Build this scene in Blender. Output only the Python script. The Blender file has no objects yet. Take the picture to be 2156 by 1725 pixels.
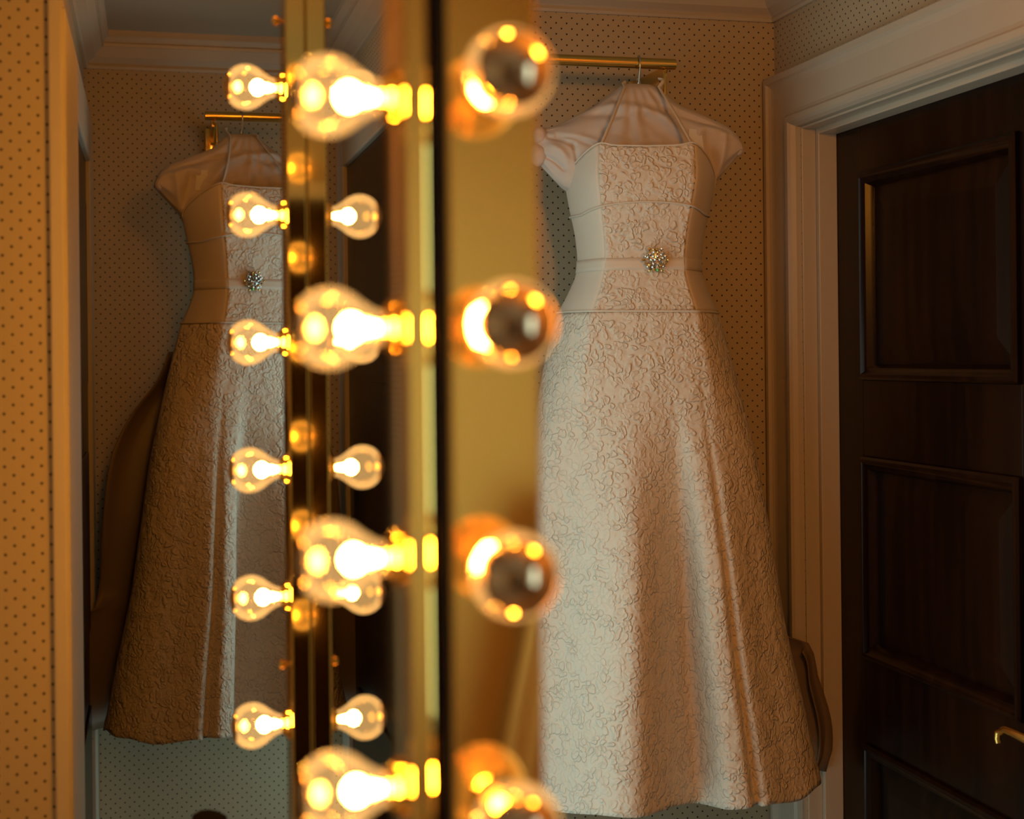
import bpy, bmesh, math, random
from mathutils import Vector, Matrix, noise

R = math.radians
scene = bpy.context.scene
COL = scene.collection
random.seed(7)

# strengths of the light sources
LIGHT = {'bulbs': 250, 'window_1': 2.9, 'fill_window_2': 2.3, 'fill_window_4': 1.0, 'fill_window_5': 1.7, 'alcove': 2.4, 'fill_window_3': 14.0, 'ceiling': 29.5}

# ------------------------------------------------------------------ helpers
class MB:
    """collects shapes and links them as ONE mesh object"""
    def __init__(self): self.bm = bmesh.new()
    def quad(self, pts):
        vs = [self.bm.verts.new(p) for p in pts]
        return self.bm.faces.new(vs)
    def box(self, x0, x1, y0, y1, z0, z1, bevel=0.0, seg=2):
        b = bmesh.new()
        m = Matrix.Translation(((x0+x1)/2, (y0+y1)/2, (z0+z1)/2)) @ Matrix.Diagonal((abs(x1-x0), abs(y1-y0), abs(z1-z0), 1))
        bmesh.ops.create_cube(b, size=1, matrix=m)
        if bevel > 0:
            bmesh.ops.bevel(b, geom=b.edges[:], offset=bevel, segments=seg, affect='EDGES', profile=.5)
        self._merge(b)
        return self
    def _merge(self, b):
        me = bpy.data.meshes.new('tmp'); b.to_mesh(me); b.free()
        self.bm.from_mesh(me); bpy.data.meshes.remove(me)
    def prism(self, pts, z0, z1):
        """vertical prism of a plan polygon"""
        n = len(pts)
        lo = [self.bm.verts.new((p[0], p[1], z0)) for p in pts]
        hi = [self.bm.verts.new((p[0], p[1], z1)) for p in pts]
        for i in range(n):
            j = (i+1) % n
            self.bm.faces.new((lo[i], lo[j], hi[j], hi[i]))
        self.bm.faces.new(lo[::-1]); self.bm.faces.new(hi)
        bmesh.ops.recalc_face_normals(self.bm, faces=self.bm.faces[:])
        return self
    def extrude(self, prof, a, b, up, out):
        """profile [(out, up)] swept from a to b"""
        a, b, up, out = Vector(a), Vector(b), Vector(up), Vector(out)
        A = [self.bm.verts.new(a + out*p[0] + up*p[1]) for p in prof]
        B = [self.bm.verts.new(b + out*p[0] + up*p[1]) for p in prof]
        n = len(prof)
        for i in range(n):
            j = (i+1) % n
            self.bm.faces.new((A[i], A[j], B[j], B[i]))
        self.bm.faces.new(A[::-1]); self.bm.faces.new(B)
        bmesh.ops.recalc_face_normals(self.bm, faces=self.bm.faces[:])
        return self
    def sweep(self, verts_rows, close=True, caps=True):
        rows = [[self.bm.verts.new(p) for p in row] for row in verts_rows]
        n = len(rows[0])
        for r0, r1 in zip(rows, rows[1:]):
            for i in range(n if close else n-1):
                j = (i+1) % n
                self.bm.faces.new((r0[i], r0[j], r1[j], r1[i]))
        if caps and close:
            self.bm.faces.new(rows[0][::-1]); self.bm.faces.new(rows[-1])
        bmesh.ops.recalc_face_normals(self.bm, faces=self.bm.faces[:])
        return self
    def lathe(self, prof, origin=(0,0,0), axis=(0,0,1), seg=32):
        """prof [(radius, height along the axis)]"""
        ax = Vector(axis).normalized()
        u = ax.orthogonal().normalized(); v = ax.cross(u)
        o = Vector(origin)
        rows = []
        for r, h in prof:
            rows.append([o + ax*h + (u*math.cos(2*math.pi*i/seg) + v*math.sin(2*math.pi*i/seg))*max(r, 1e-5) for i in range(seg)])
        return self.sweep(rows)
    def tube(self, path, r, seg=12, flat=1.0):
        path = [Vector(p) for p in path]
        rows = []; prev = None
        for i, p in enumerate(path):
            t = (path[min(i+1, len(path)-1)] - path[max(i-1, 0)]).normalized()
            if prev is None: u = t.orthogonal().normalized()
            else: u = (prev - t*prev.dot(t)).normalized()
            prev = u; v = t.cross(u)
            rr = r[i] if isinstance(r, (list, tuple)) else r
            rows.append([p + u*rr*math.cos(2*math.pi*k/seg) + v*rr*flat*math.sin(2*math.pi*k/seg) for k in range(seg)])
        return self.sweep(rows)
    def build(self, name, mat, parent=None, smooth=False, angle=40):
        me = bpy.data.meshes.new(name); self.bm.to_mesh(me); self.bm.free()
        o = bpy.data.objects.new(name, me); COL.objects.link(o)
        me.materials.append(mat)
        if smooth:
            for p in me.polygons: p.use_smooth = True
            if angle < 180:
                me.set_sharp_from_angle(angle=R(angle))
        if parent: o.parent = parent
        return o

def thing(name, label, cat, loc=(0,0,0), rz=0, group=None):
    o = bpy.data.objects.new(name, None); COL.objects.link(o)
    o.location = loc; o.rotation_euler = (0, 0, rz)
    o.empty_display_size = .05
    return tag(o, label, cat, group)
def tag(o, label, cat, group=None):
    o['label'] = label; o['category'] = cat
    if group: o['group'] = group
    return o
def struct(o):
    o['kind'] = 'structure'; return o
def lerp_table(tab, x):
    if x <= tab[0][0]: return tab[0][1]
    for (x0, y0), (x1, y1) in zip(tab, tab[1:]):
        if x <= x1:
            t = (x-x0)/(x1-x0)
            return y0 + (y1-y0)*t
    return tab[-1][1]
def smooth_table(tab, x):
    """Catmull-Rom (monotone enough) through the table"""
    n = len(tab)
    if x <= tab[0][0]: return tab[0][1]
    if x >= tab[-1][0]: return tab[-1][1]
    for i in range(n-1):
        if x <= tab[i+1][0]:
            x0, y0 = tab[i]; x1, y1 = tab[i+1]; h = x1-x0
            m0 = (y1 - tab[i-1][1])/(x1 - tab[i-1][0]) if i > 0 else (y1-y0)/h
            m1 = (tab[i+2][1]-y0)/(tab[i+2][0]-x0) if i < n-2 else (y1-y0)/h
            t = (x-x0)/h
            return (2*t**3-3*t*t+1)*y0 + (t**3-2*t*t+t)*h*m0 + (-2*t**3+3*t*t)*y1 + (t**3-t*t)*h*m1

# ------------------------------------------------------------------ materials
def new_mat(name):
    m = bpy.data.materials.new(name); m.use_nodes = True
    nt = m.node_tree; b = nt.nodes['Principled BSDF']
    return m, nt, b
def plain(name, col, rough=.5, metal=0.0, spec=.5, bump=0.0, bscale=40, coat=0.0):
    m, nt, b = new_mat(name)
    b.inputs['Base Color'].default_value = (*col, 1)
    b.inputs['Roughness'].default_value = rough
    b.inputs['Metallic'].default_value = metal
    b.inputs['Specular IOR Level'].default_value = spec
    b.inputs['Coat Weight'].default_value = coat
    if bump > 0:
        tc = nt.nodes.new('ShaderNodeTexCoord')
        n = nt.nodes.new('ShaderNodeTexNoise'); n.inputs['Scale'].default_value = bscale
        n.inputs['Detail'].default_value = 4
        nt.links.new(tc.outputs['Object'], n.inputs['Vector'])
        bp = nt.nodes.new('ShaderNodeBump'); bp.inputs['Strength'].default_value = bump
        bp.inputs['Distance'].default_value = .004
        nt.links.new(n.outputs['Fac'], bp.inputs['Height']); nt.links.new(bp.outputs['Normal'], b.inputs['Normal'])
    return m

def wallpaper(name, axis, pitch=.0242, rad=.0020):
    """cream paper with a staggered pattern of small black dots; axis = 0 for walls along X, 1 for walls along Y"""
    m, nt, b = new_mat(name)
    N = nt.nodes.new; L = nt.links.new
    geo = N('ShaderNodeNewGeometry'); sep = N('ShaderNodeSeparateXYZ'); L(geo.outputs['Position'], sep.inputs[0])
    def math_(op, a, b_=None):
        n = N('ShaderNodeMath'); n.operation = op
        for k, s in enumerate((a, b_)):
            if s is None: continue
            if isinstance(s, (int, float)): n.inputs[k].default_value = s
            else: L(s, n.inputs[k])
        return n.outputs[0]
    u = math_('DIVIDE', sep.outputs[axis], pitch); v = math_('DIVIDE', sep.outputs[2], pitch)
    def dist(off):
        fu = math_('SUBTRACT', math_('FRACT', math_('ADD', u, off+50)), .5)
        fv = math_('SUBTRACT', math_('FRACT', math_('ADD', v, off+50)), .5)
        return math_('SQRT', math_('ADD', math_('MULTIPLY', fu, fu), math_('MULTIPLY', fv, fv)))
    d = math_('MINIMUM', dist(0.0), dist(.5))
    mr = N('ShaderNodeMapRange'); mr.interpolation_type = 'SMOOTHSTEP'
    r = rad/pitch
    mr.inputs['From Min'].default_value = r*.7; mr.inputs['From Max'].default_value = r*1.3
    L(d, mr.inputs['Value'])
    mix = N('ShaderNodeMix'); mix.data_type = 'RGBA'
    mix.inputs[6].default_value = (.030, .022, .016, 1); mix.inputs[7].default_value = (.56, .455, .31, 1)
    L(mr.outputs[0], mix.inputs[0]); L(mix.outputs[2], b.inputs['Base Color'])
    b.inputs['Roughness'].default_value = .75; b.inputs['Specular IOR Level'].default_value = .25
    return m

def lace(name, col, scale=78, strength=.9):
    m, nt, b = new_mat(name)
    N = nt.nodes.new; L = nt.links.new
    tc = N('ShaderNodeTexCoord')
    nz = N('ShaderNodeTexNoise'); nz.inputs['Scale'].default_value = 28; nz.inputs['Detail'].default_value = 2
    L(tc.outputs['Object'], nz.inputs['Vector'])
    sub = N('ShaderNodeVectorMath'); sub.operation = 'SUBTRACT'; sub.inputs[1].default_value = (.5, .5, .5)
    L(nz.outputs['Color'], sub.inputs[0])
    sc = N('ShaderNodeVectorMath'); sc.operation = 'SCALE'; sc.inputs['Scale'].default_value = .028
    L(sub.outputs[0], sc.inputs[0])
    add = N('ShaderNodeVectorMath'); L(tc.outputs['Object'], add.inputs[0]); L(sc.outputs[0], add.inputs[1])
    # small raised petals with rolled rims, thinning out between the motifs
    v1 = N('ShaderNodeTexVoronoi'); v1.feature = 'F1'; v1.inputs['Scale'].default_value = scale
    L(add.outputs[0], v1.inputs['Vector'])
    rim = N('ShaderNodeValToRGB'); e = rim.color_ramp.elements
    e[0].position = .0; e[0].color = (.55,)*3 + (1,); e[1].position = 1; e[1].color = (0, 0, 0, 1)
    for p_, c_ in ((.20, .45), (.40, .95), (.50, .85), (.62, .12)):
        n_ = e.new(p_); n_.color = (c_,)*3 + (1,)
    rim.color_ramp.interpolation = 'B_SPLINE'
    L(v1.outputs['Distance'], rim.inputs[0])
    v2 = N('ShaderNodeTexVoronoi'); v2.feature = 'SMOOTH_F1'; v2.inputs['Scale'].default_value = scale*.47; v2.inputs['Smoothness'].default_value = .2
    L(add.outputs[0], v2.inputs['Vector'])
    n3 = N('ShaderNodeTexNoise'); n3.inputs['Scale'].default_value = 24; n3.inputs['Detail'].default_value = 1
    L(tc.outputs['Object'], n3.inputs['Vector'])
    mk = N('ShaderNodeMapRange'); mk.inputs['From Min'].default_value = .38; mk.inputs['From Max'].default_value = .55; mk.inputs['To Min'].default_value = .45
    L(n3.outputs['Fac'], mk.inputs['Value'])
    s0 = N('ShaderNodeMath'); s0.operation = 'MULTIPLY'
    L(rim.outputs[0], s0.inputs[0]); L(mk.outputs[0], s0.inputs[1])
    s = N('ShaderNodeMath'); s.operation = 'MULTIPLY_ADD'; s.inputs[1].default_value = -.9
    L(v2.outputs['Distance'], s.inputs[0]); L(s0.outputs[0], s.inputs[2])
    bp = N('ShaderNodeBump'); bp.inputs['Strength'].default_value = strength; bp.inputs['Distance'].default_value = .0038
    L(s.outputs[0], bp.inputs['Height'])
    L(bp.outputs['Normal'], b.inputs['Normal'])
    b.inputs['Base Color'].default_value = (*col, 1)
    b.inputs['Roughness'].default_value = .62; b.inputs['Specular IOR Level'].default_value = .22
    return m

def creased(name, col):
    m, nt, b = new_mat(name)
    N = nt.nodes.new; L = nt.links.new
    tc = N('ShaderNodeTexCoord'); mp = N('ShaderNodeMapping'); mp.inputs['Scale'].default_value = (5.5, 3, 17); mp.inputs['Rotation'].default_value = (0, R(14), 0)
    L(tc.outputs['Object'], mp.inputs['Vector'])
    n = N('ShaderNodeTexNoise'); n.noise_type = 'RIDGED_MULTIFRACTAL'; n.inputs['Scale'].default_value = 1; n.inputs['Detail'].default_value = 1.5; n.inputs['Distortion'].default_value = .7
    L(mp.outputs[0], n.inputs['Vector'])
    bp = N('ShaderNodeBump'); bp.inputs['Strength'].default_value = .8; bp.inputs['Distance'].default_value = .014
    L(n.outputs['Fac'], bp.inputs['Height']); L(bp.outputs['Normal'], b.inputs['Normal'])
    b.inputs['Base Color'].default_value = (*col, 1); b.inputs['Roughness'].default_value = .6
    b.inputs['Specular IOR Level'].default_value = .3
    return m

def wood(name, c0, c1, rough=.28):
    m, nt, b = new_mat(name)
    N = nt.nodes.new; L = nt.links.new
    tc = N('ShaderNodeTexCoord'); mp = N('ShaderNodeMapping'); mp.inputs['Scale'].default_value = (30, 30, 2.2)
    L(tc.outputs['Object'], mp.inputs['Vector'])
    n = N('ShaderNodeTexNoise'); n.inputs['Scale'].default_value = 1.0; n.inputs['Detail'].default_value = 5
    L(mp.outputs[0], n.inputs['Vector'])
    cr = N('ShaderNodeValToRGB'); cr.color_ramp.elements[0].color = (*c0, 1); cr.color_ramp.elements[1].color = (*c1, 1)
    cr.color_ramp.elements[0].position = .35; cr.color_ramp.elements[1].position = .7
    L(n.outputs['Fac'], cr.inputs[0]); L(cr.outputs[0], b.inputs['Base Color'])
    b.inputs['Roughness'].default_value = rough; b.inputs['Specular IOR Level'].default_value = .22
    return m

def emitter(name, col, strength):
    m, nt, b = new_mat(name)
    b.inputs['Base Color'].default_value = (*col, 1)
    b.inputs['Emission Color'].default_value = (*col, 1)
    b.inputs['Emission Strength'].default_value = strength
    return m

def bulb_glass(name):
    m = bpy.data.materials.new(name); m.use_nodes = True
    nt = m.node_tree; nt.nodes.clear(); N = nt.nodes.new; L = nt.links.new
    out = N('ShaderNodeOutputMaterial')
    tr = N('ShaderNodeBsdfTransparent'); tr.inputs[0].default_value = (1, .9, .72, 1)
    gl = N('ShaderNodeBsdfGlossy'); gl.inputs['Roughness'].default_value = .03; gl.inputs['Color'].default_value = (1, .95, .85, 1)
    lw = N('ShaderNodeLayerWeight'); lw.inputs['Blend'].default_value = .32
    mr = N('ShaderNodeMapRange'); mr.inputs['To Min'].default_value = .07; mr.inputs['To Max'].default_value = .75
    L(lw.outputs['Fresnel'], mr.inputs['Value'])
    mx = N('ShaderNodeMixShader'); L(mr.outputs[0], mx.inputs[0]); L(tr.outputs[0], mx.inputs[1]); L(gl.outputs[0], mx.inputs[2])
    em = N('ShaderNodeEmission'); em.inputs[0].default_value = (1, .60, .22, 1); em.inputs[1].default_value = BULB_HAZE
    ad = N('ShaderNodeAddShader'); L(mx.outputs[0], ad.inputs[0]); L(em.outputs[0], ad.inputs[1])
    L(ad.outputs[0], out.inputs['Surface'])
    return m

BULB_HAZE = .26
WARM = (1.0, .43, .055)
AMBER = (1.0, .345, .028)

M = {}
M['paper_x'] = wallpaper('dotted wallpaper along x', 0)
M['paper_y'] = wallpaper('dotted wallpaper along y', 1)
M['paint'] = plain('cream gloss paint', (.60, .52, .42), .38, spec=.45)
M['ceil'] = plain('ceiling paint', (.50, .43, .34), .8)
M['floor'] = plain('carpet', (.42, .36, .29), .9, bump=.3, bscale=300)
M['door'] = wood('dark mahogany', (.0075, .0022, .0010), (.020, .0058, .0019), .27)
M['brass'] = plain('polished brass', (.90, .60, .17), .05, metal=1)
M['brass_soft'] = plain('satin brass', (.80, .52, .13), .2, metal=1)
M['steel'] = plain('steel wire', (.55, .58, .58), .2, metal=1)
M['mirror'] = plain('mirror glass', (.80, .80, .76), .0, metal=1)
M['lace'] = lace('ivory floral lace', (.74, .635, .52))
M['satin'] = plain('ivory satin panel', (.74, .64, .53), .5, spec=.4, bump=.12, bscale=220)
M['ribbon'] = plain('ivory satin ribbon', (.72, .625, .52), .5, spec=.35)
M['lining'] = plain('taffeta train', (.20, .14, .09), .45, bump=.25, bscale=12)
M['padding'] = creased('pale padded cloth', (.66, .57, .51))
M['gem'] = plain('crystal', (.85, .80, .74), .03, metal=.85, spec=1)
M['gem_amber'] = plain('amber crystal', (.95, .62, .22), .04, metal=.8)
M['gem_green'] = plain('green crystal', (.15, .75, .25), .04, metal=.5)
M['filament'] = emitter('glowing filament', WARM, LIGHT['bulbs'])
M['crown'] = plain('silvered glass crown', (.62, .46, .30), .10, metal=1)
M['glass'] = bulb_glass('bulb glass')
M['pane'] = emitter('glowing frosted pane', (.70, 1.0, .98), .2)
M['dark'] = plain('dark bristle', (.006, .0045, .0055), .9, spec=.1)
M['tagpaper'] = plain('paper tag', (.75, .72, .66), .6)
M['shade'] = emitter('lamp shade', (1, .55, .2), 1.2)

# ------------------------------------------------------------------ camera
YAW = 14.2; ROLL = .6
cam_d = bpy.data.cameras.new('camera'); cam = bpy.data.objects.new('camera', cam_d); COL.objects.link(cam)
cam_d.sensor_width = 36; cam_d.sensor_fit = 'HORIZONTAL'; cam_d.lens = 50.44
cam_d.shift_y = -(862.5-750)/2156
cam_d.clip_start = .02
cam.matrix_world = Matrix.Translation((0, 0, 1.5)) @ Matrix.Rotation(R(-YAW), 4, 'Z') @ Matrix.Rotation(R(90), 4, 'X') @ Matrix.Rotation(R(-ROLL), 4, 'Z')
cam_d.dof.use_dof = True; cam_d.dof.focus_distance = 2.98; cam_d.dof.aperture_fstop = 3.6; cam_d.dof.aperture_blades = 0
scene.camera = cam

# ------------------------------------------------------------------ room shell
CEIL = 2.352
struct(MB().box(-1.7, 1.6, -1.5, 4.1, -.08, 0).build('floor', M['floor']))
struct(MB().box(-1.7, 1.6, -1.5, 4.1, CEIL, CEIL+.08).build('ceiling', M['ceil']))
struct(MB().box(.58, 1.56, 3.06, 3.12, 0, CEIL).build('wall_back', M['paper_x']))
struct(MB().box(-1.7, 1.56, -1.46, -1.40, 0, CEIL).build('wall_rear', M['paper_x']))
struct(MB().box(-1.70, -1.64, -1.40, 2.08, 0, CEIL).build('wall_left', M['paper_y']))
struct(MB().box(-1.70, -.128, 2.08, 2.42, 0, CEIL).build('wall_front', M['paper_x']))
struct(MB().box(-.24, .92, 3.90, 3.96, 0, CEIL).build('wall_mirrored_back', M['paper_x']))  # added walls around the copy that stands for the mirror reflection
struct(MB().box(-.24, -.157, 2.42, 3.90, 0, CEIL).build('wall_mirrored_left', M['paper_y']))
struct(MB().box(.90, .96, 3.12, 3.90, 0, CEIL).build('wall_mirrored_right', M['paper_y']))
# thin partition that carries the mirror, then slanting back to the corner of the back wall
struct(MB().prism([(.184, .880), (.238, .880), (.238, 1.80), (.58, 3.06), (.58, 3.12), (.52, 3.12), (.184, 1.86)], 0, CEIL).build('wall_divider', M['ceil']))

# right wall with the door opening
DY0, DY1 = 2.04, 2.927     # opening
DX = 1.406; DTOP = 2.003
w = MB()
w.box(DX, DX+.15, DY1, 3.12, 0, CEIL); w.box(DX, DX+.15, -1.46, DY0, 0, CEIL); w.box(DX, DX+.15, DY0, DY1, DTOP, CEIL)
struct(w.build('wall_right', M['paper_y']))

# cornices: one stepped profile along every visible wall
CP = [(0, 0), (.008, 0), (.011, .006), (.008, .013), (.012, .016), (.030, .026), (.044, .046), (.047, .050), (.052, .050), (.053, .058), (.050, .060), (.060, .072), (.064, .074), (.064, .0905), (0, .0905)]
CZ = 2.262
def cornice(name, a, b, out, m=M['paint']):
    c = MB().extrude(CP, (*a, CZ), (*b, CZ), (0, 0, 1), (*out, 0))
    return struct(c.build(name, m))
cornice('trim_1', (.585, 3.06), (DX, 3.06), (0, -1))
cornice('trim_2', (DX, 3.06), (DX, -1.38), (-1, 0))
cornice('trim_3', (-.157, 3.90), (.90, 3.90), (0, -1))  # cornices of the reflection copy
cornice('trim_4', (-.157, 2.42), (-.157, 3.90), (1, 0))

# door casing: moulded boards around the opening
CA = [(0, 0), (.030, 0), (.034, .004), (.034, .016), (.028, .020), (.024, .026), (.022, .034), (.020, .090), (.022, .098), (.028, .104), (.028, .116), (.022, .121), (.012, .126), (0, .126)]
# 'up' runs from the outer edge to the opening
c = MB()
def casing_run(c, pts_outer):
    # mitred sweep: far jamb up, head across, near jamb down
    rows = []
    yo, yi = DY1+.126, DY1
    for i, (kind) in enumerate(('far0', 'far1', 'near1', 'near0')):
        row = []
        for o, u in CA:
            k = .126-u            # distance from the opening
            x = DX - o
            if kind == 'far0': p = (x, DY1+k, 0)
            if kind == 'far1': p = (x, DY1+k, DTOP+k)
            if kind == 'near1': p = (x, DY0-k, DTOP+k)
            if kind == 'near0': p = (x, DY0-k, 0)
            row.append(p)
        rows.append(row)
    c.sweep(rows)
casing_run(c, None)
struct(c.build('trim_5', M['paint']))
# jamb lining with stop bead
j = MB()
for (x0, x1, t) in ((DX, DX+.034, .006), (DX+.034, DX+.079, .018)):
    j.box(x0, x1, DY1-t, DY1, 0, DTOP, .002); j.box(x0, x1, DY0, DY0+t, 0, DTOP, .002); j.box(x0, x1, DY0+t, DY1-t, DTOP-t, DTOP, .002)
struct(j.build('trim_6', M['paint']))

# door leaf, three panels, on the inner side of the stop
door = struct(thing('door_1', 'x', 'door', (0, 0, 0)))
del door['label'], door['category']
FX = DX+.079
PY0, PY1 = 2.222, 2.800
panels = [(1.441, 1.886), (.845, 1.278), (.20, .663)]
d = MB()
d.box(FX, FX+.04, PY1, DY1-.004, .005, DTOP-.004, .001); d.box(FX, FX+.04, DY0+.004, PY0, .005, DTOP-.004, .001)
zs = [.005] + [v for p in sorted(panels) for v in p] + [DTOP-.004]
for a_, b_ in zip(zs[::2], zs[1::2]): d.box(FX, FX+.04, PY0, PY1, a_, b_, .001)
d.build('door_frame', M['door'], door)
MP = [(0, 0), (.008, .001), (.013, .006), (.013, .012), (.007, .018), (.005, .026), (-.004, .030), (-.014, .034), (-.016, .034), (-.016, 0)]
for k, (z0, z1) in enumerate(panels):
    p = MB()
    rows = []
    for (y, z, sy, sz) in ((PY1, z0, -1, 1), (PY1, z1, -1, -1), (PY0, z1, 1, -1), (PY0, z0, 1, 1), (PY1, z0, -1, 1)):
        rows.append([(FX-o, y+sy*i, z+sz*i) for o, i in MP])
    p.sweep(rows, caps=False)
    p.build('panel_moulding', M['door'], door, smooth=True, angle=35)
    q = MB()
    # raised and fielded panel
    y0, y1, a_, b_ = PY0+.03, PY1-.03, z0+.03, z1-.03
    f = .055
    X0, X1 = FX+.014, FX+.006
    o4 = [(X0, y0, a_), (X0, y1, a_), (X0, y1, b_), (X0, y0, b_)]
    i4 = [(X1, y0+f, a_+f), (X1, y1-f, a_+f), (X1, y1-f, b_-f), (X1, y0+f, b_-f)]
    for i in range(4):
        jn = (i+1) % 4
        q.quad([o4[i], o4[jn], i4[jn], i4[i]])
    q.quad(i4); q.box(FX+.0145, FX+.03, y0, y1, a_, b_)
    bmesh.ops.recalc_face_normals(q.bm, faces=q.bm.faces[:])
    q.build('door_panel', M['door'], door)
h = MB()
h.lathe([(.026, 0), (.026, .004), (.022, .008), (.010, .010), (.009, .040), (.010, .046)], (FX, 2.130, .838), (-1, 0, 0), 24)
pts = []
for i in range(17):
    t = i/16
    pts.append((FX-.044-.004*math.sin(t*math.pi), 2.130+.098*t, .838+.004*math.sin(t*2.6) - (.0 if t < .85 else (t-.85)*.05)))
pts += [(FX-.046, 2.234, .830), (FX-.046, 2.236, .820), (FX-.045, 2.234, .812)]
h.tube(pts, [.0095-.003*i/19 for i in range(20)], 14)
h.build('door_handle', M['brass_soft'], door, smooth=True)

# painted frame of the left mirror, left open onto the reflection copy
struct(MB().box(-.131, -.111, 2.070, 2.0795, 0, CEIL, .003).build('trim_7', M['paint']))
struct(MB().box(-.128, -.108, 2.081, 2.44, 0, 1.992, .004).build('trim_8', M['paint']))
# mirrored copies of the door casing and dark door, part of the reflection
struct(MB().box(-.1565, -.138, 3.775, 3.893, 0, 2.13, .004).box(-.1565, -.138, 2.50, 3.7745, 2.004, 2.13, .004).build('trim_9', M['paint']))
dl = MB().box(-.1565, -.150, 2.85, 3.774, .005, 2.0035)
for z0, z1 in ((.2, .66), (.845, 1.278), (1.441, 1.886)): dl.box(-.152, -.144, 2.97, 3.65, z0, z1, .004)
struct(dl.build('mirrored_door', M['door']))

# ------------------------------------------------------------------ unseen daylight: area lights framed as windows on solid walls
def window(name, center, rz, w_, h_, power, tilt, spread, col=(.70, 1.0, .98)):
    f = struct(thing(name, 'x', 'window', center, rz)); del f['label'], f['category']
    # local +x = into the room
    fr = MB()
    for s in (-1, 1):
        fr.box(-.01, .02, s*(w_/2)-.02, s*(w_/2)+.02, -h_/2-.02, h_/2+.02, .002)
        fr.box(-.01, .02, -w_/2-.02, w_/2+.02, s*(h_/2)-.02, s*(h_/2)+.02, .002)
    fr.build('window_frame', M['paint'], f)
    MB().box(-.006, 0, -w_/2+.02, w_/2-.02, -h_/2+.02, h_/2-.02).build('window_pane', M['pane'], f)  # pane glows by itself; the wall behind it is solid
    ld = bpy.data.lights.new(name+'_daylight', 'AREA'); ld.shape = 'RECTANGLE'; ld.size = w_*.9; ld.size_y = h_*.9
    ld.energy = power; ld.color = col; ld.spread = R(spread)
    lo = bpy.data.objects.new(name+'_daylight', ld); COL.objects.link(lo); lo.parent = f
    # area light points along local -Z: turn it to +x, tilted down
    lo.rotation_euler = Matrix.Rotation(R(-90+tilt), 3, 'Y').to_euler()
    lo.rotation_euler = (Matrix.Rotation(R(tilt), 3, 'Y') @ Matrix.Rotation(R(-90), 3, 'Y') @ Matrix.Rotation(R(90), 3, 'Z')).to_euler()
    lo.location = (.03, 0, 0)
    return f
ang = math.atan2(-.342, 1.26)      # outward normal of the slanted divider
window('window_1', (.405, 2.40, 1.345), ang, .85, 1.42, LIGHT['window_1'], 0, 180)  # daylight from the left, its window set unseen on the solid divider
window('fill_window_5', (.405, 2.40, .325), ang, .85, .50, LIGHT['fill_window_5'], 0, 180)  # added low fill brightening wall and casing below the hem
window('fill_window_2', (.885, 3.62, .95), R(180), .50, 1.7, LIGHT['fill_window_2'], 1, 150)  # added to light the reflection copy from its right
window('fill_window_4', (.77, 3.29, 1.02), R(148), .27, 1.7, LIGHT['fill_window_4'], 0, 140)  # second added fill, for the front folds of the copied skirt
window('fill_window_3', (1.40, -.72, 1.40), R(180), .9, 1.3, LIGHT['fill_window_3'], 0, 115)  # added behind the camera so the brass bar mirrors a daylit wall

# warm ceiling lamps above the frame; the second is added fill
def ceiling_lamp(label, x, y):
    cl = thing('ceiling_lamp', label, 'lamp', (x, y, CEIL), 0, 'round ceiling lamps')
    MB().lathe([(.07, 0), (.07, -.012), (.02, -.016), (.012, -.05)], (0, 0, 0), (0, 0, 1), 32).build('lamp_base', M['brass_soft'], cl, smooth=True)
    MB().lathe([(.012, -.045), (.05, -.05), (.085, -.075), (.095, -.105), (.08, -.14), (.05, -.16), (.0, -.168)], (0, 0, 0), (0, 0, 1), 32).build('lamp_shade', M['shade'], cl, smooth=True)
ceiling_lamp('round warm ceiling lamp above and in front of the large gown', .80, .72)
ceiling_lamp('added warm fill lamp, unseen above the copied gown', .30, 2.72)
def point(name, loc, energy, radius, col=AMBER):
    l = bpy.data.lights.new(name, 'POINT'); l.energy = energy; l.shadow_soft_size = radius; l.color = col
    o = bpy.data.objects.new(name, l); COL.objects.link(o); o.location = loc; return o
point('ceiling_lamp_light', (.80, .72, 2.08), LIGHT['ceiling'], .09)
point('added_fill_light', (.30, 2.72, 2.12), LIGHT['alcove'], .06)  # added fill warming the copied gown and its wall

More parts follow.
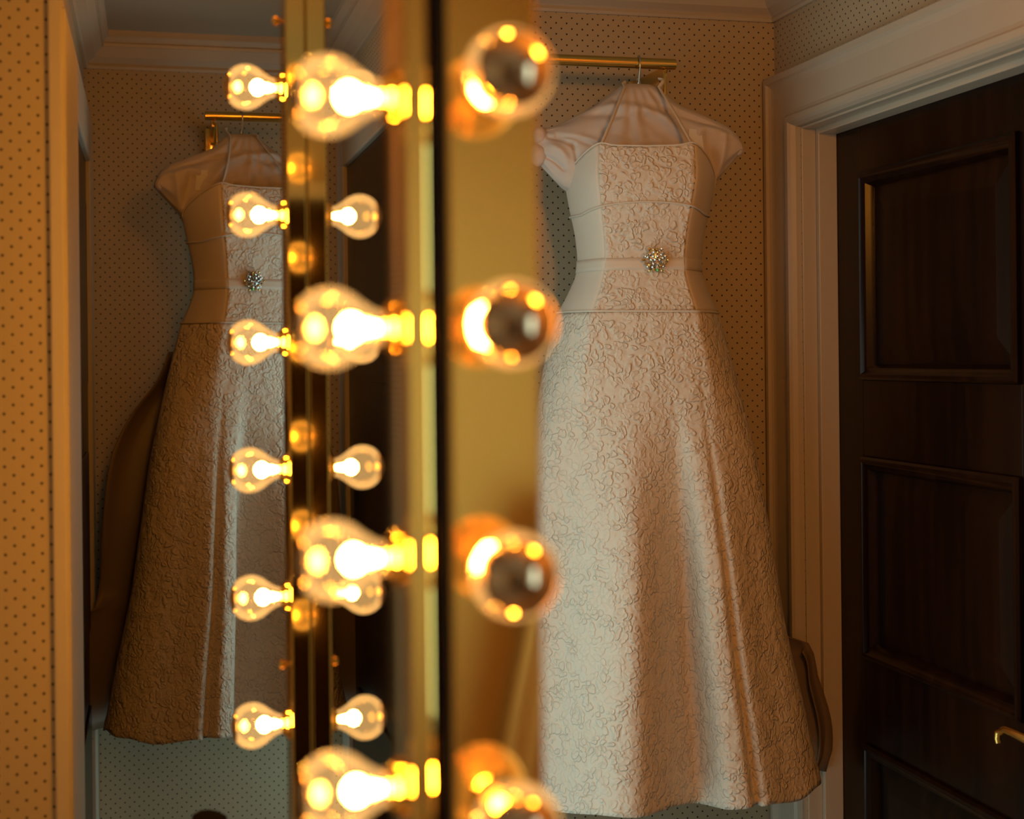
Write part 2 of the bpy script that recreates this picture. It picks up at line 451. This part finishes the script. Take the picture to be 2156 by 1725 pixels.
# ------------------------------------------------------------------ vanity light bars
BZ = [1.0678+.1505*k for k in range(7)]
glass_prof = [(.0105, .006), (.0108, .010), (.0125, .015), (.0170, .022), (.0225, .029), (.0258, .036), (.0268, .042), (.0262, .049), (.0235, .056), (.0185, .062), (.0120, .066), (.0055, .0682), (0, .0688)]
CROWN = [(.0226, .0574), (.0206, .0597), (.0187, .0622), (.0122, .0662), (.0056, .0684), (0, .0690)]
def light_bar(label, origin, rz, width, depth, z0, z1, screws, back=0, crown=0):
    """local frame: bulbs point along -Y, bar centred on x, back at y = depth"""
    t = thing('vanity_light_bar', label, 'light bar', (*origin, 0), rz, 'brass vanity light bars')
    MB().box(-width/2, width/2, 0, depth, z0, z1, .0022, 3).build('bar_housing', M['brass'], t)
    if back: MB().box(-width/2+.004, width/2, depth, depth+back, z0, z1).build('dark_gap_strip', M['door'], t)  # dark strip put in where the gap behind the bar reads dark
    for z in BZ:
        g = MB().lathe([(r, h) for r, h in glass_prof], (0, 0, z), (0, -1, 0), 32).build('bulb', M['glass'], t, smooth=True, angle=180)
        MB().lathe(CROWN[crown:], (0, 0, z), (0, -1, 0), 32).build('silvered_crown', M['crown'], g, smooth=True, angle=180)
        f = MB().lathe([(.0030, .011), (.0045, .018), (.0050, .022), (.0080, .0255), (.0092, .0295), (.0080, .0335), (.0040, .0370), (0, .038)], (0, 0, z), (0, -1, 0), 20)
        f.build('filament', M['filament'], g, smooth=True)
        MB().lathe([(.0190, 0), (.0185, .003), (.0145, .005), (.0130, .0085), (.0108, .0095)], (0, 0, z), (0, -1, 0), 28).build('socket_collar', M['brass'], g, smooth=True)
    for x, z in screws:
        MB().lathe([(.0022, 0), (.0022, .003), (.0052, .005), (.0062, .008), (.0045, .011), (0, .012)], (x, 0, z), (0, -1, 0), 16).build('mounting_knob', M['brass'], t, smooth=True)
    return t
light_bar('brass light bar facing the camera, its big bulbs seen end-on left of the gown', (.2105, .875), 0, .058, .005, .86, 2.10, [])
light_bar('brass light bar on the near edge of the side mirror, big bulbs pointing left', (.157, .930), R(-90), .085, .0150, .86, 2.10, [], .0085, crown=2)
light_bar('far slim brass light bar whose small bulbs overlap the left gown', (.157, 1.715), R(-90), .07, .0235, .86, 2.10, [(0, 1.900), (0, 1.138)], crown=2)

mi = thing('side_mirror', 'narrow wall mirror seen edge-on between two brass light bars', 'mirror', (.1825, 1.33, 0))
MB().box(-.0020, .0013, -.44, .46, .80, 2.12, .001).build('mirror_pane', M['mirror'], mi)

# added behind the viewpoint: dark door and pale cloth for the brass to mirror
rd = MB()
rd.box(-.36, .50, -1.40, -1.36, 0, 2.02, .003)
for z0, z1 in ((.2, .66), (.84, 1.28), (1.44, 1.88)):
    rd.box(-.25, .39, -1.365, -1.352, z0, z1, .006)
struct(rd.build('added_rear_door', M['door']))  # unseen door added so the far bar mirrors something dark
struct(MB().box(-.42, -.362, -1.40, -1.345, 0, 2.08, .004).box(.502, .56, -1.40, -1.345, 0, 2.08, .004).box(-.361, .501, -1.40, -1.345, 2.022, 2.08, .004).build('trim_10', M['paint']))
rows = []
for i in range(31):
    z = .03 + 1.17*i/30
    xl = smooth_table([(0, .68), (.60, .745), (.90, .805), (1.2, .86)], z)
    rows.append([(xl + (1.30-xl)*k/60, -1.345 + .022*math.sin(k*1.15) , z) for k in range(61)])
cu = MB().sweep(rows, close=False).build('reflection_cloth', M['ribbon'], None, smooth=True, angle=180)  # added cloth standing in for the gown edge mirrored in the brass
cu.modifiers.new('thickness', 'SOLIDIFY').thickness = .002
tag(cu, 'unseen pale cloth added to mirror as a gown edge in the brass bar', 'reflection_cloth')

# ------------------------------------------------------------------ rail, bracket, drop hook
def rail(label, mx, x_end, x_far, y, wall_y):
    t = thing('clothes_rail', label, 'clothes rail', (x_end, y, 2.112), 0, 'brass clothes rails')
    L_ = x_far - x_end
    sgn = 1 if L_ > 0 else -1
    m = MB()
    m.lathe([(.0105, 0), (.0115, .001), (.0115, abs(L_)-.001), (.0105, abs(L_))], (0, 0, 0), (sgn, 0, 0), 24)
    m.build('rail_tube', M['brass_soft'], t, smooth=True)
    b = MB()
    bx = sgn*.022
    d_ = wall_y - y
    # tapering arm from the rail to the wall
    rows = []
    for yy, hh, zz in ((.004, .010, -.016), (d_*.5, .013, -.016), (d_-.008, .016, -.016)):
        rows.append([(bx-.004, yy, zz-hh), (bx+.004, yy, zz-hh), (bx+.004, yy, zz+hh), (bx-.004, yy, zz+hh)])
    b.sweep(rows)
    b.build('bracket_arm', M['brass_soft'], t)
    MB().box(bx-.014, bx+.014, d_-.008, d_-.0005, -.090, .002, .003).build('wall_plate', M['brass'], t, smooth=True, angle=50)
    hk = MB()
    hk.tube([(bx, -.002, -.013), (bx, -.004, -.018), (bx-sgn*-.006, -.010, -.021), (bx+sgn*.007, -.013, -.028), (bx+sgn*.007, -.013, -.072)], .0034, 10)
    hk.lathe([(.0027, 0), (.0042, -.003), (.0048, -.007), (.003, -.012), (0, -.013)], (bx+sgn*.007, -.013, -.067), (0, 0, 1), 12)
    hk.build('drop_hook', M['brass'], t, smooth=True)
    return t
rail('brass clothes rail above the large gown at right', 1, 1.083, .60, 2.85, 3.06)
rail('mirror reflection of the brass clothes rail, built as a copy at left', -1, .142, .86, 3.68, 3.90)  # reflection of the rail, built as real mirrored geometry

# ------------------------------------------------------------------ hanger with padded cover
# outline in metres about the hook axis, x to the viewer's right, z above the rail-less zero (world height)
TOP = [(-.222, 1.930), (-.217, 1.958), (-.205, 1.972), (-.185, 1.978), (-.165, 1.985), (-.125, 2.005), (-.100, 2.019), (-.075, 2.036), (-.050, 2.052), (-.036, 2.063), (-.020, 2.067), (.020, 2.067), (.036, 2.062), (.055, 2.046), (.080, 2.026), (.105, 2.014), (.130, 2.004), (.160, 1.992), (.185, 1.980), (.203, 1.966), (.212, 1.950), (.216, 1.930)]
BOT = [(-.222, 1.920), (-.217, 1.906), (-.200, 1.886), (-.185, 1.870), (-.165, 1.850), (-.14, 1.835), (.0, 1.82), (.12, 1.83), (.15, 1.850), (.170, 1.872), (.190, 1.895), (.205, 1.912), (.216, 1.925)]
# cloth folds on the hanger cover: (x0, z0, x1, z1, half width, height)
FOLDS = [(-.195, 1.952, -.145, 1.932, .0045, -.009), (-.145, 1.932, -.138, 1.900, .0045, -.008), (-.178, 1.955, -.095, 1.925, .0045, -.009),
         (-.21, 1.915, -.165, 1.885, .0045, -.009), (-.16, 1.945, -.10, 1.938, .008, .007), (-.19, 1.935, -.16, 1.905, .008, .007),
         (-.105, 2.017, -.010, 2.010, .008, .008), (-.010, 2.010, .045, 1.990, .009, .009), (.045, 1.990, .085, 1.945, .010, .010),
         (-.120, 1.996, -.030, 1.990, .007, -.006), (.000, 1.995, .030, 1.962, .010, -.010), (-.07, 1.975, .0, 1.995, .006, .006),
         (.010, 2.016, .180, 1.966, .007, -.008), (.050, 2.030, .17, 1.985, .010, .006), (.120, 1.965, .190, 1.962, .010, .008),
         (.135, 1.960, .150, 1.880, .010, -.010), (.175, 1.955, .165, 1.890, .008, .007), (-.08, 1.960, -.02, 1.945, .008, -.006), (.02, 2.05, .045, 2.0, .006, -.005),
         (-.06, 2.035, -.05, 2.0, .005, -.004), (-.055, 1.935, .06, 1.940, .010, .006)]
def folds(px, z):
    v = 0
    for x0, z0, x1, z1, w_, a_ in FOLDS:
        dx, dz = x1-x0, z1-z0
        t = ((px-x0)*dx + (z-z0)*dz)/(dx*dx+dz*dz)
        t = min(1, max(0, t))
        bow = .004*math.sin(t*math.pi)
        d2 = (px-x0-dx*t)**2 + (z-z0-dz*t-bow)**2
        v += a_*math.exp(-d2/(w_*w_))*(.35+.65*math.sin(math.pi*(.15+.7*t)))
    return v
def hanger(label, mx, x, y, rz):
    t = thing('clothes_hanger', label, 'hanger', (x, y, 0), rz, 'padded hangers under the gowns')
    rows = []
    n = 170; seg = 120
    for i in range(n+1):
        px = -.221 + .436*i/n
        zt = lerp_table(TOP, px); zb = lerp_table(BOT, px)
        zc = (zt+zb)/2; hh = (zt-zb)/2
        dep = .036*max(.15, 1-(abs(px)/.225)**3)**.5 + .012
        row = []
        for k in range(seg):
            a = 2*math.pi*k/seg
            ca, sa = math.cos(a), math.sin(a)
            # depth is small near the top, fuller in the middle
            yy = -dep*sa; zz = zc + hh*ca
            q = Vector((px*9+3, sa*2.0, zz*9))
            wr = noise.noise(q)*.006 + noise.noise(q*2.4)*.002 + (folds(px, zz) if sa > 0 else 0)
            # soft gathers running down from the neck to each shoulder
            fan = math.atan2(px+.02, zz-2.10) if True else 0
            wr += .0022*math.sin(fan*23 + 2*noise.noise(q*.7))*min(1, (2.10-zz)/.12)
            edge = min(1, (1-abs(ca))*5)
            row.append((mx*px, yy - wr*edge*(1 if sa > 0 else -1), zz + noise.noise(q*1.7)*.003))
        rows.append(row)
    MB().sweep(rows).build('hanger_cover', M['padding'], t, smooth=True, angle=180)
    # gathered ends
    for (ex, ez, r) in ((-.212, 1.957, .017), (-.216, 1.917, .020), (.207, 1.932, .014)):
        e = MB(); bmesh.ops.create_icosphere(e.bm, subdivisions=3, radius=r, matrix=Matrix.Translation((mx*ex, -.012, ez)) @ Matrix.Diagonal((.9, 1, 1.15, 1)))
        for v in e.bm.verts: v.co += v.normal*noise.noise(v.co*70)*.003
        e.build('gathered_end', M['padding'], t, smooth=True)
    hk = MB()
    pts = [(0, 0, 2.05), (0, 0, 2.096)]
    for i in range(13):
        a = R(-70 + 250*i/12)
        pts.append((mx*0.0, -.0165*math.cos(a)*1.0 if False else .0145*math.cos(a), 2.1125+.0145*math.sin(a)))
    # neat crook: straight stem in front of the tube, over the top, down the back
    pts = [(0, 0, 2.05), (0, -.004, 2.075), (0, -.0145, 2.095)]
    for i in range(11):
        a = R(190 - 190*i/10)
        pts.append((0, .0148*math.cos(a), 2.112+.0148*math.sin(a)))
    pts.append((0, .0145, 2.103))
    hk.tube(pts, .0021, 10)
    hk.build('hook', M['steel'], t, smooth=True)
    MB().lathe([(.0035, 0), (.005, .002), (.005, .014), (.0035, .016)], (0, 0, 2.064), (0, 0, 1), 16).build('hook_collar', M['steel'], t, smooth=True)
    # small white label on the far shoulder
    tg = MB(); tg.sweep([[(mx*(.096+.0*k), -.043, 1.968-.052*k/6), (mx*(.122+.006*k/6), -.043-.003*k/6, 1.966-.050*k/6)] for k in range(7)], close=False)
    tgo = tg.build('cloth_tag', M['tagpaper'], t); sm = tgo.modifiers.new('t', 'SOLIDIFY'); sm.thickness = .001
    return t
hanger('padded pale hanger inside the large gown at right', 1, 1.0015, 2.85, R(-8))
hanger('mirror reflection of the padded pale hanger, built as a copy at left', -1, .232, 3.68, R(10))  # reflection of the hanger, built as real mirrored geometry

# ------------------------------------------------------------------ the gown
HW = [(.55, .366), (.62, .357), (.65, .349), (.75, .329), (.93, .290), (1.05, .272), (1.25, .245), (1.35, .226), (1.49, .196), (1.56, .178), (1.592, .167), (1.629, .149), (1.664, .135), (1.694, .1315), (1.749, .137), (1.809, .150), (1.863, .159), (1.90, .158), (1.95, .155)]
BF = [(.55, .21), (.62, .205), (.90, .175), (1.20, .150), (1.45, .130), (1.59, .115), (1.694, .095), (1.78, .105), (1.85, .118), (1.95, .105)]
BB = [(.55, .15), (.62, .150), (1.0, .125), (1.45, .105), (1.59, .095), (1.694, .082), (1.85, .080), (1.95, .070)]
G = [(-1.2, 0), (-1, 0), (-.85, .05), (-.72, -.08), (-.62, -.05), (-.45, .22), (-.30, .42), (-.17, .46), (-.08, .30), (.19, -.46), (.25, -.52), (.29, -.30), (.345, .14), (.42, .27), (.485, .28), (.52, .10), (.555, .24), (.60, .22), (.75, .02), (.9, 0), (1, 0), (1.2, 0)]
FA = [(.55, .150), (.9, .130), (1.1, .095), (1.25, .045), (1.36, .012), (1.46, 0)]
def body(th, z, mx=1, off=0.0):
    a = smooth_table(HW, z)+off; b = (smooth_table(BF, z) if math.cos(th) > 0 else smooth_table(BB, z))+off
    n = 2.25
    c, s = math.cos(th), math.sin(th)
    r = (abs(s)**n + abs(c)**n)**(-1/n)
    x = a*r*s; y = -b*r*c
    k = min(1, max(0, (z-1.30)/.27)); k = k*k*(3-2*k)
    if k > 0 and c > 0:
        # boned bodice: nearly flat front panel, creased at the seams, sides turning back
        u = abs(s)
        yb = -b*(1-.05*(u/.616)**2) if u < .616 else -b*.95*max(0, 1-((u-.616)/.384)**1.25)**.82
        x = x*(1-k) + a*s*k; y = y*(1-k) + yb*k
    elif k > 0:
        x = x*(1-k) + a*s*k; y = y*(1-k) - b*c*k
    if c > -.1:
        amp = lerp_table(FA, z)
        if amp > 0:
            sn = x/a
            y -= amp*lerp_table_s(sn)*min(1, max(0, (c+.1)*2.5))
    if z < 1.5:
        k = min(1, (1.5-z)/.6)
        y += .012*k*noise.noise(Vector((th*2.2, z*1.5, 3.1)))
    cx = lerp_table([(.6, .004), (1.05, .002), (1.55, -.010), (1.7, -.004), (1.9, 0)], z)
    return Vector((mx*(x+cx), y, z))
def lerp_table_s(s):
    return smooth_table(G, s)
TH_S = R(38)
def z_top(th):
    a = abs(math.atan2(math.sin(th), math.cos(th)))
    return smooth_table([(0, 1.9215), (R(25), 1.924), (R(38), 1.9285), (R(55), 1.908), (R(75), 1.876), (R(95), 1.850), (R(140), 1.835), (R(181), 1.83)], a)
HIP = 1.588
def surf(name, mat, parent, mx, th0, th1, zf0, zf1, nt, nz, off=0.0, thick=.0025):
    rows = []
    for i in range(nz+1):
        row = []
        for k in range(nt+1):
            th = th0 + (th1-th0)*k/nt
            z = zf0(th) + (zf1(th)-zf0(th))*i/nz
            row.append(body(th, z, mx, off))
        rows.append(row)
    m = MB(); m.sweep(rows, close=False)
    # face outwards
    bmesh.ops.recalc_face_normals(m.bm, faces=m.bm.faces[:])
    f = m.bm.faces[:][len(m.bm.faces)//2]; cc = f.calc_center_median()
    if f.normal.dot(Vector((cc.x, cc.y, 0))) < 0: bmesh.ops.reverse_faces(m.bm, faces=m.bm.faces[:])
    o = m.build(name, mat, parent, smooth=True, angle=180)
    sm = o.modifiers.new('thickness', 'SOLIDIFY'); sm.thickness = thick; sm.offset = -1
    return o
def ring(name, mat, parent, mx, zf, r, off=.0015, th0=0, th1=2*math.pi, n=120, flat=1.0):
    pts = [body(th0+(th1-th0)*k/n, zf(th0+(th1-th0)*k/n), mx, off) for k in range(n+1)]
    return MB().tube(pts, r, 8).build(name, mat, parent, smooth=True)
def hem(th):
    g = lerp_table_s(math.sin(th)) if math.cos(th) > 0 else 0
    return .612 + .005*math.sin(th*5+.6) + .003*math.sin(th*13) + .034*(g-.1)*max(0, math.cos(th))
def gown(label, mx, x, y, rz):
    t = thing('wedding_gown', label, 'gown', (x, y, 0), rz, 'wedding gowns on the rails')
    emp = lambda th: 1.8085 - .020*min(1, (abs(math.atan2(math.sin(th), math.cos(th)))/R(60)))**2
    hipz = lambda th: HIP
    fb = surf('bodice_front', M['lace'], t, mx, -TH_S, TH_S, hipz, z_top, 30, 44)
    for s in (-1, 1):
        surf('bodice_side', M['satin'], t, mx, s*TH_S, s*R(180), hipz, z_top, 40, 44, off=-.001)
    surf('skirt', M['lace'], t, mx, -math.pi, math.pi, hem, hipz, 260, 110)
    surf('sash', M['ribbon'], t, mx, -math.pi, math.pi, lambda th: 1.672, lambda th: 1.697, 120, 3, off=.0004, thick=.0010)
    ring('seam_piping', M['ribbon'], t, mx, emp, .0020)
    ring('seam_piping', M['ribbon'], t, mx, lambda th: HIP-.002*math.sin(th)*mx, .0022)
    ring('neckline_piping', M['ribbon'], t, mx, lambda th: z_top(th), .0018, off=.0)
    # hanging loops that run up to the hook collar
    for s in (-1, 1):
        p0 = body(s*R(37), z_top(R(37))-.006, 1, -.002)
        xs = -.034 if s < 0 else .038
        pts = [p0 + (Vector((xs, -.022, 2.056))-p0)*k/10 + Vector((0, -.012*math.sin(k/10*math.pi), -.002*math.sin(k/10*math.pi))) for k in range(11)]
        if s > 0: pts += [Vector((.046, -.02, 2.066)), Vector((.048, -.012, 2.074)), Vector((.040, -.004, 2.077))]
        else: pts += [Vector((-.037, -.015, 2.064)), Vector((-.030, -.004, 2.070))]
        pts = [Vector((mx*p.x, p.y, p.z)) for p in pts]
        MB().tube(pts, .0042, 8, flat=.45).build('hanging_loop', M['ribbon'], t, smooth=True)
    # brooch pinned on the sash
    b0 = body(R(4), 1.6915, mx, .006); bx = b0.x + mx*.010
    base = MB().lathe([(.022, .003), (.022, 0), (.014, -.002), (0, -.003)], (bx, b0.y, 1.6915), (0, 1, 0), 20).build('brooch', M['steel'], t, smooth=True)
    rnd = random.Random(5)
    def gem(px, pz, r, m):
        g = MB(); bmesh.ops.create_icosphere(g.bm, subdivisions=1, radius=r, matrix=Matrix.Translation((bx+mx*px, b0.y-.005, 1.6915+pz)) @ Matrix.Rotation(rnd.random()*3, 4, (1, 1, .3)) @ Matrix.Diagonal((1, .8, 1, 1)))
        g.build('gem', m, base)
    gem(0, 0, .0055, M['gem'])
    for k in range(6): gem(.0085*math.cos(2*math.pi*k/6), .0085*math.sin(2*math.pi*k/6), .0046, M['gem'])
    for k in range(12): gem(.0158*math.cos(2*math.pi*k/12+.2), .0158*math.sin(2*math.pi*k/12+.2), .0044, M['gem_amber'] if k in (2, 7, 10) else M['gem'])
    for k in range(18):
        rr = .0225 + .0030*math.cos(k*2*math.pi/3)
        gem(rr*math.cos(2*math.pi*k/18), rr*math.sin(2*math.pi*k/18), .0036, M['gem_green'] if k == 14 else (M['gem_amber'] if k in (4, 5, 6, 9, 10, 12, 13, 15, 17, 0) else M['gem']))
    # train: a darker sheet draped behind the skirt, its folded edge showing at the side
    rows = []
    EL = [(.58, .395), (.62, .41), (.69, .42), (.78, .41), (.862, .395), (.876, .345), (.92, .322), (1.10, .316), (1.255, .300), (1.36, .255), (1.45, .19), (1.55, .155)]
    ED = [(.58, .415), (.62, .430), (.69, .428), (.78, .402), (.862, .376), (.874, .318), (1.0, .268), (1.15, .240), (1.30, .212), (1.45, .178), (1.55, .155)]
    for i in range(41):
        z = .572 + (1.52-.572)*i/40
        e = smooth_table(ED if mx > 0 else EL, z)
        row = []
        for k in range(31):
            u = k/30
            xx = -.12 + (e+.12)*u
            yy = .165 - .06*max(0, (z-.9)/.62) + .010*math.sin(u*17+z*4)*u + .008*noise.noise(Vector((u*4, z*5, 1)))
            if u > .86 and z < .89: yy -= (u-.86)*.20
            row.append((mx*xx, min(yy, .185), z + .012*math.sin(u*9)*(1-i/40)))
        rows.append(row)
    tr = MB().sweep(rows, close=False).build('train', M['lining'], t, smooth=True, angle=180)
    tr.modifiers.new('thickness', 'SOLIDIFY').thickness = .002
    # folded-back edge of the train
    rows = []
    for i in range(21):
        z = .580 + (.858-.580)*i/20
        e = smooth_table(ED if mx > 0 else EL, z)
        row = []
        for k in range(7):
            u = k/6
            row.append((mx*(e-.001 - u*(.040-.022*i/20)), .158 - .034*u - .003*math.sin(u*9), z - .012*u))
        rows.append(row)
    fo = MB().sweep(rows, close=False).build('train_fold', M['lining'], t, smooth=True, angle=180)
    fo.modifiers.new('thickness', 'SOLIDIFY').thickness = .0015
    return t
gown('ivory lace wedding gown, the large sharp one beside the dark door', 1, 1.0015, 2.845, R(-12))
gown('mirror reflection of the ivory lace gown, built as a smaller copy', -1, .232, 3.675, R(19))  # reflection in the left mirror, built as a second mirrored gown

# ------------------------------------------------------------------ brush standing on a shelf by the far bar
sh = tag(MB().box(-.106, .155, 1.78, 2.03, .70, .725, .003).build('shelf', M['paint']), 'painted shelf below the opening left of the far light bar', 'shelf')
br = thing('brush', 'dark bristled brush whose top just shows at the bottom under the left gown', 'brush', (.070, 1.90, .725))
MB().lathe([(.020, 0), (.021, .004), (.016, .02), (.010, .05), (.009, .09), (.012, .115), (.013, .13)], (0, 0, 0), (0, 0, 1), 24).build('brush_handle', M['door'], br, smooth=True)
b = MB().lathe([(.013, .125), (.019, .135), (.023, .155), (.024, .172), (.022, .182), (.014, .187), (0, .188)], (0, 0, 0), (0, 0, 1), 32)
for v in b.bm.verts: v.co += Vector((0, 0, -.10*v.co.x if v.co.z > .16 else 0)) + v.co.normalized()*noise.noise(v.co*160)*.0015
b.build('brush_head', M['dark'], br, smooth=True)

# ------------------------------------------------------------------ world and view
wd = bpy.data.worlds.new('world'); scene.world = wd; wd.use_nodes = True
wd.node_tree.nodes['Background'].inputs[0].default_value = (.5, .5, .5, 1)
wd.node_tree.nodes['Background'].inputs[1].default_value = 0.0
vs = scene.view_settings
scene.display_settings.display_device = 'sRGB'
vs.view_transform = 'Standard'; vs.look = 'None'; vs.exposure = 0; vs.gamma = 1; vs.use_curve_mapping = False
cy = scene.cycles
cy.use_denoising = True
cy.max_bounces = 8; cy.diffuse_bounces = 2; cy.glossy_bounces = 4; cy.transparent_max_bounces = 12; cy.transmission_bounces = 2
cy.use_adaptive_sampling = True; cy.adaptive_threshold = .05; cy.adaptive_min_samples = 16
cy.caustics_reflective = False; cy.caustics_refractive = False
cy.sample_clamp_indirect = 4
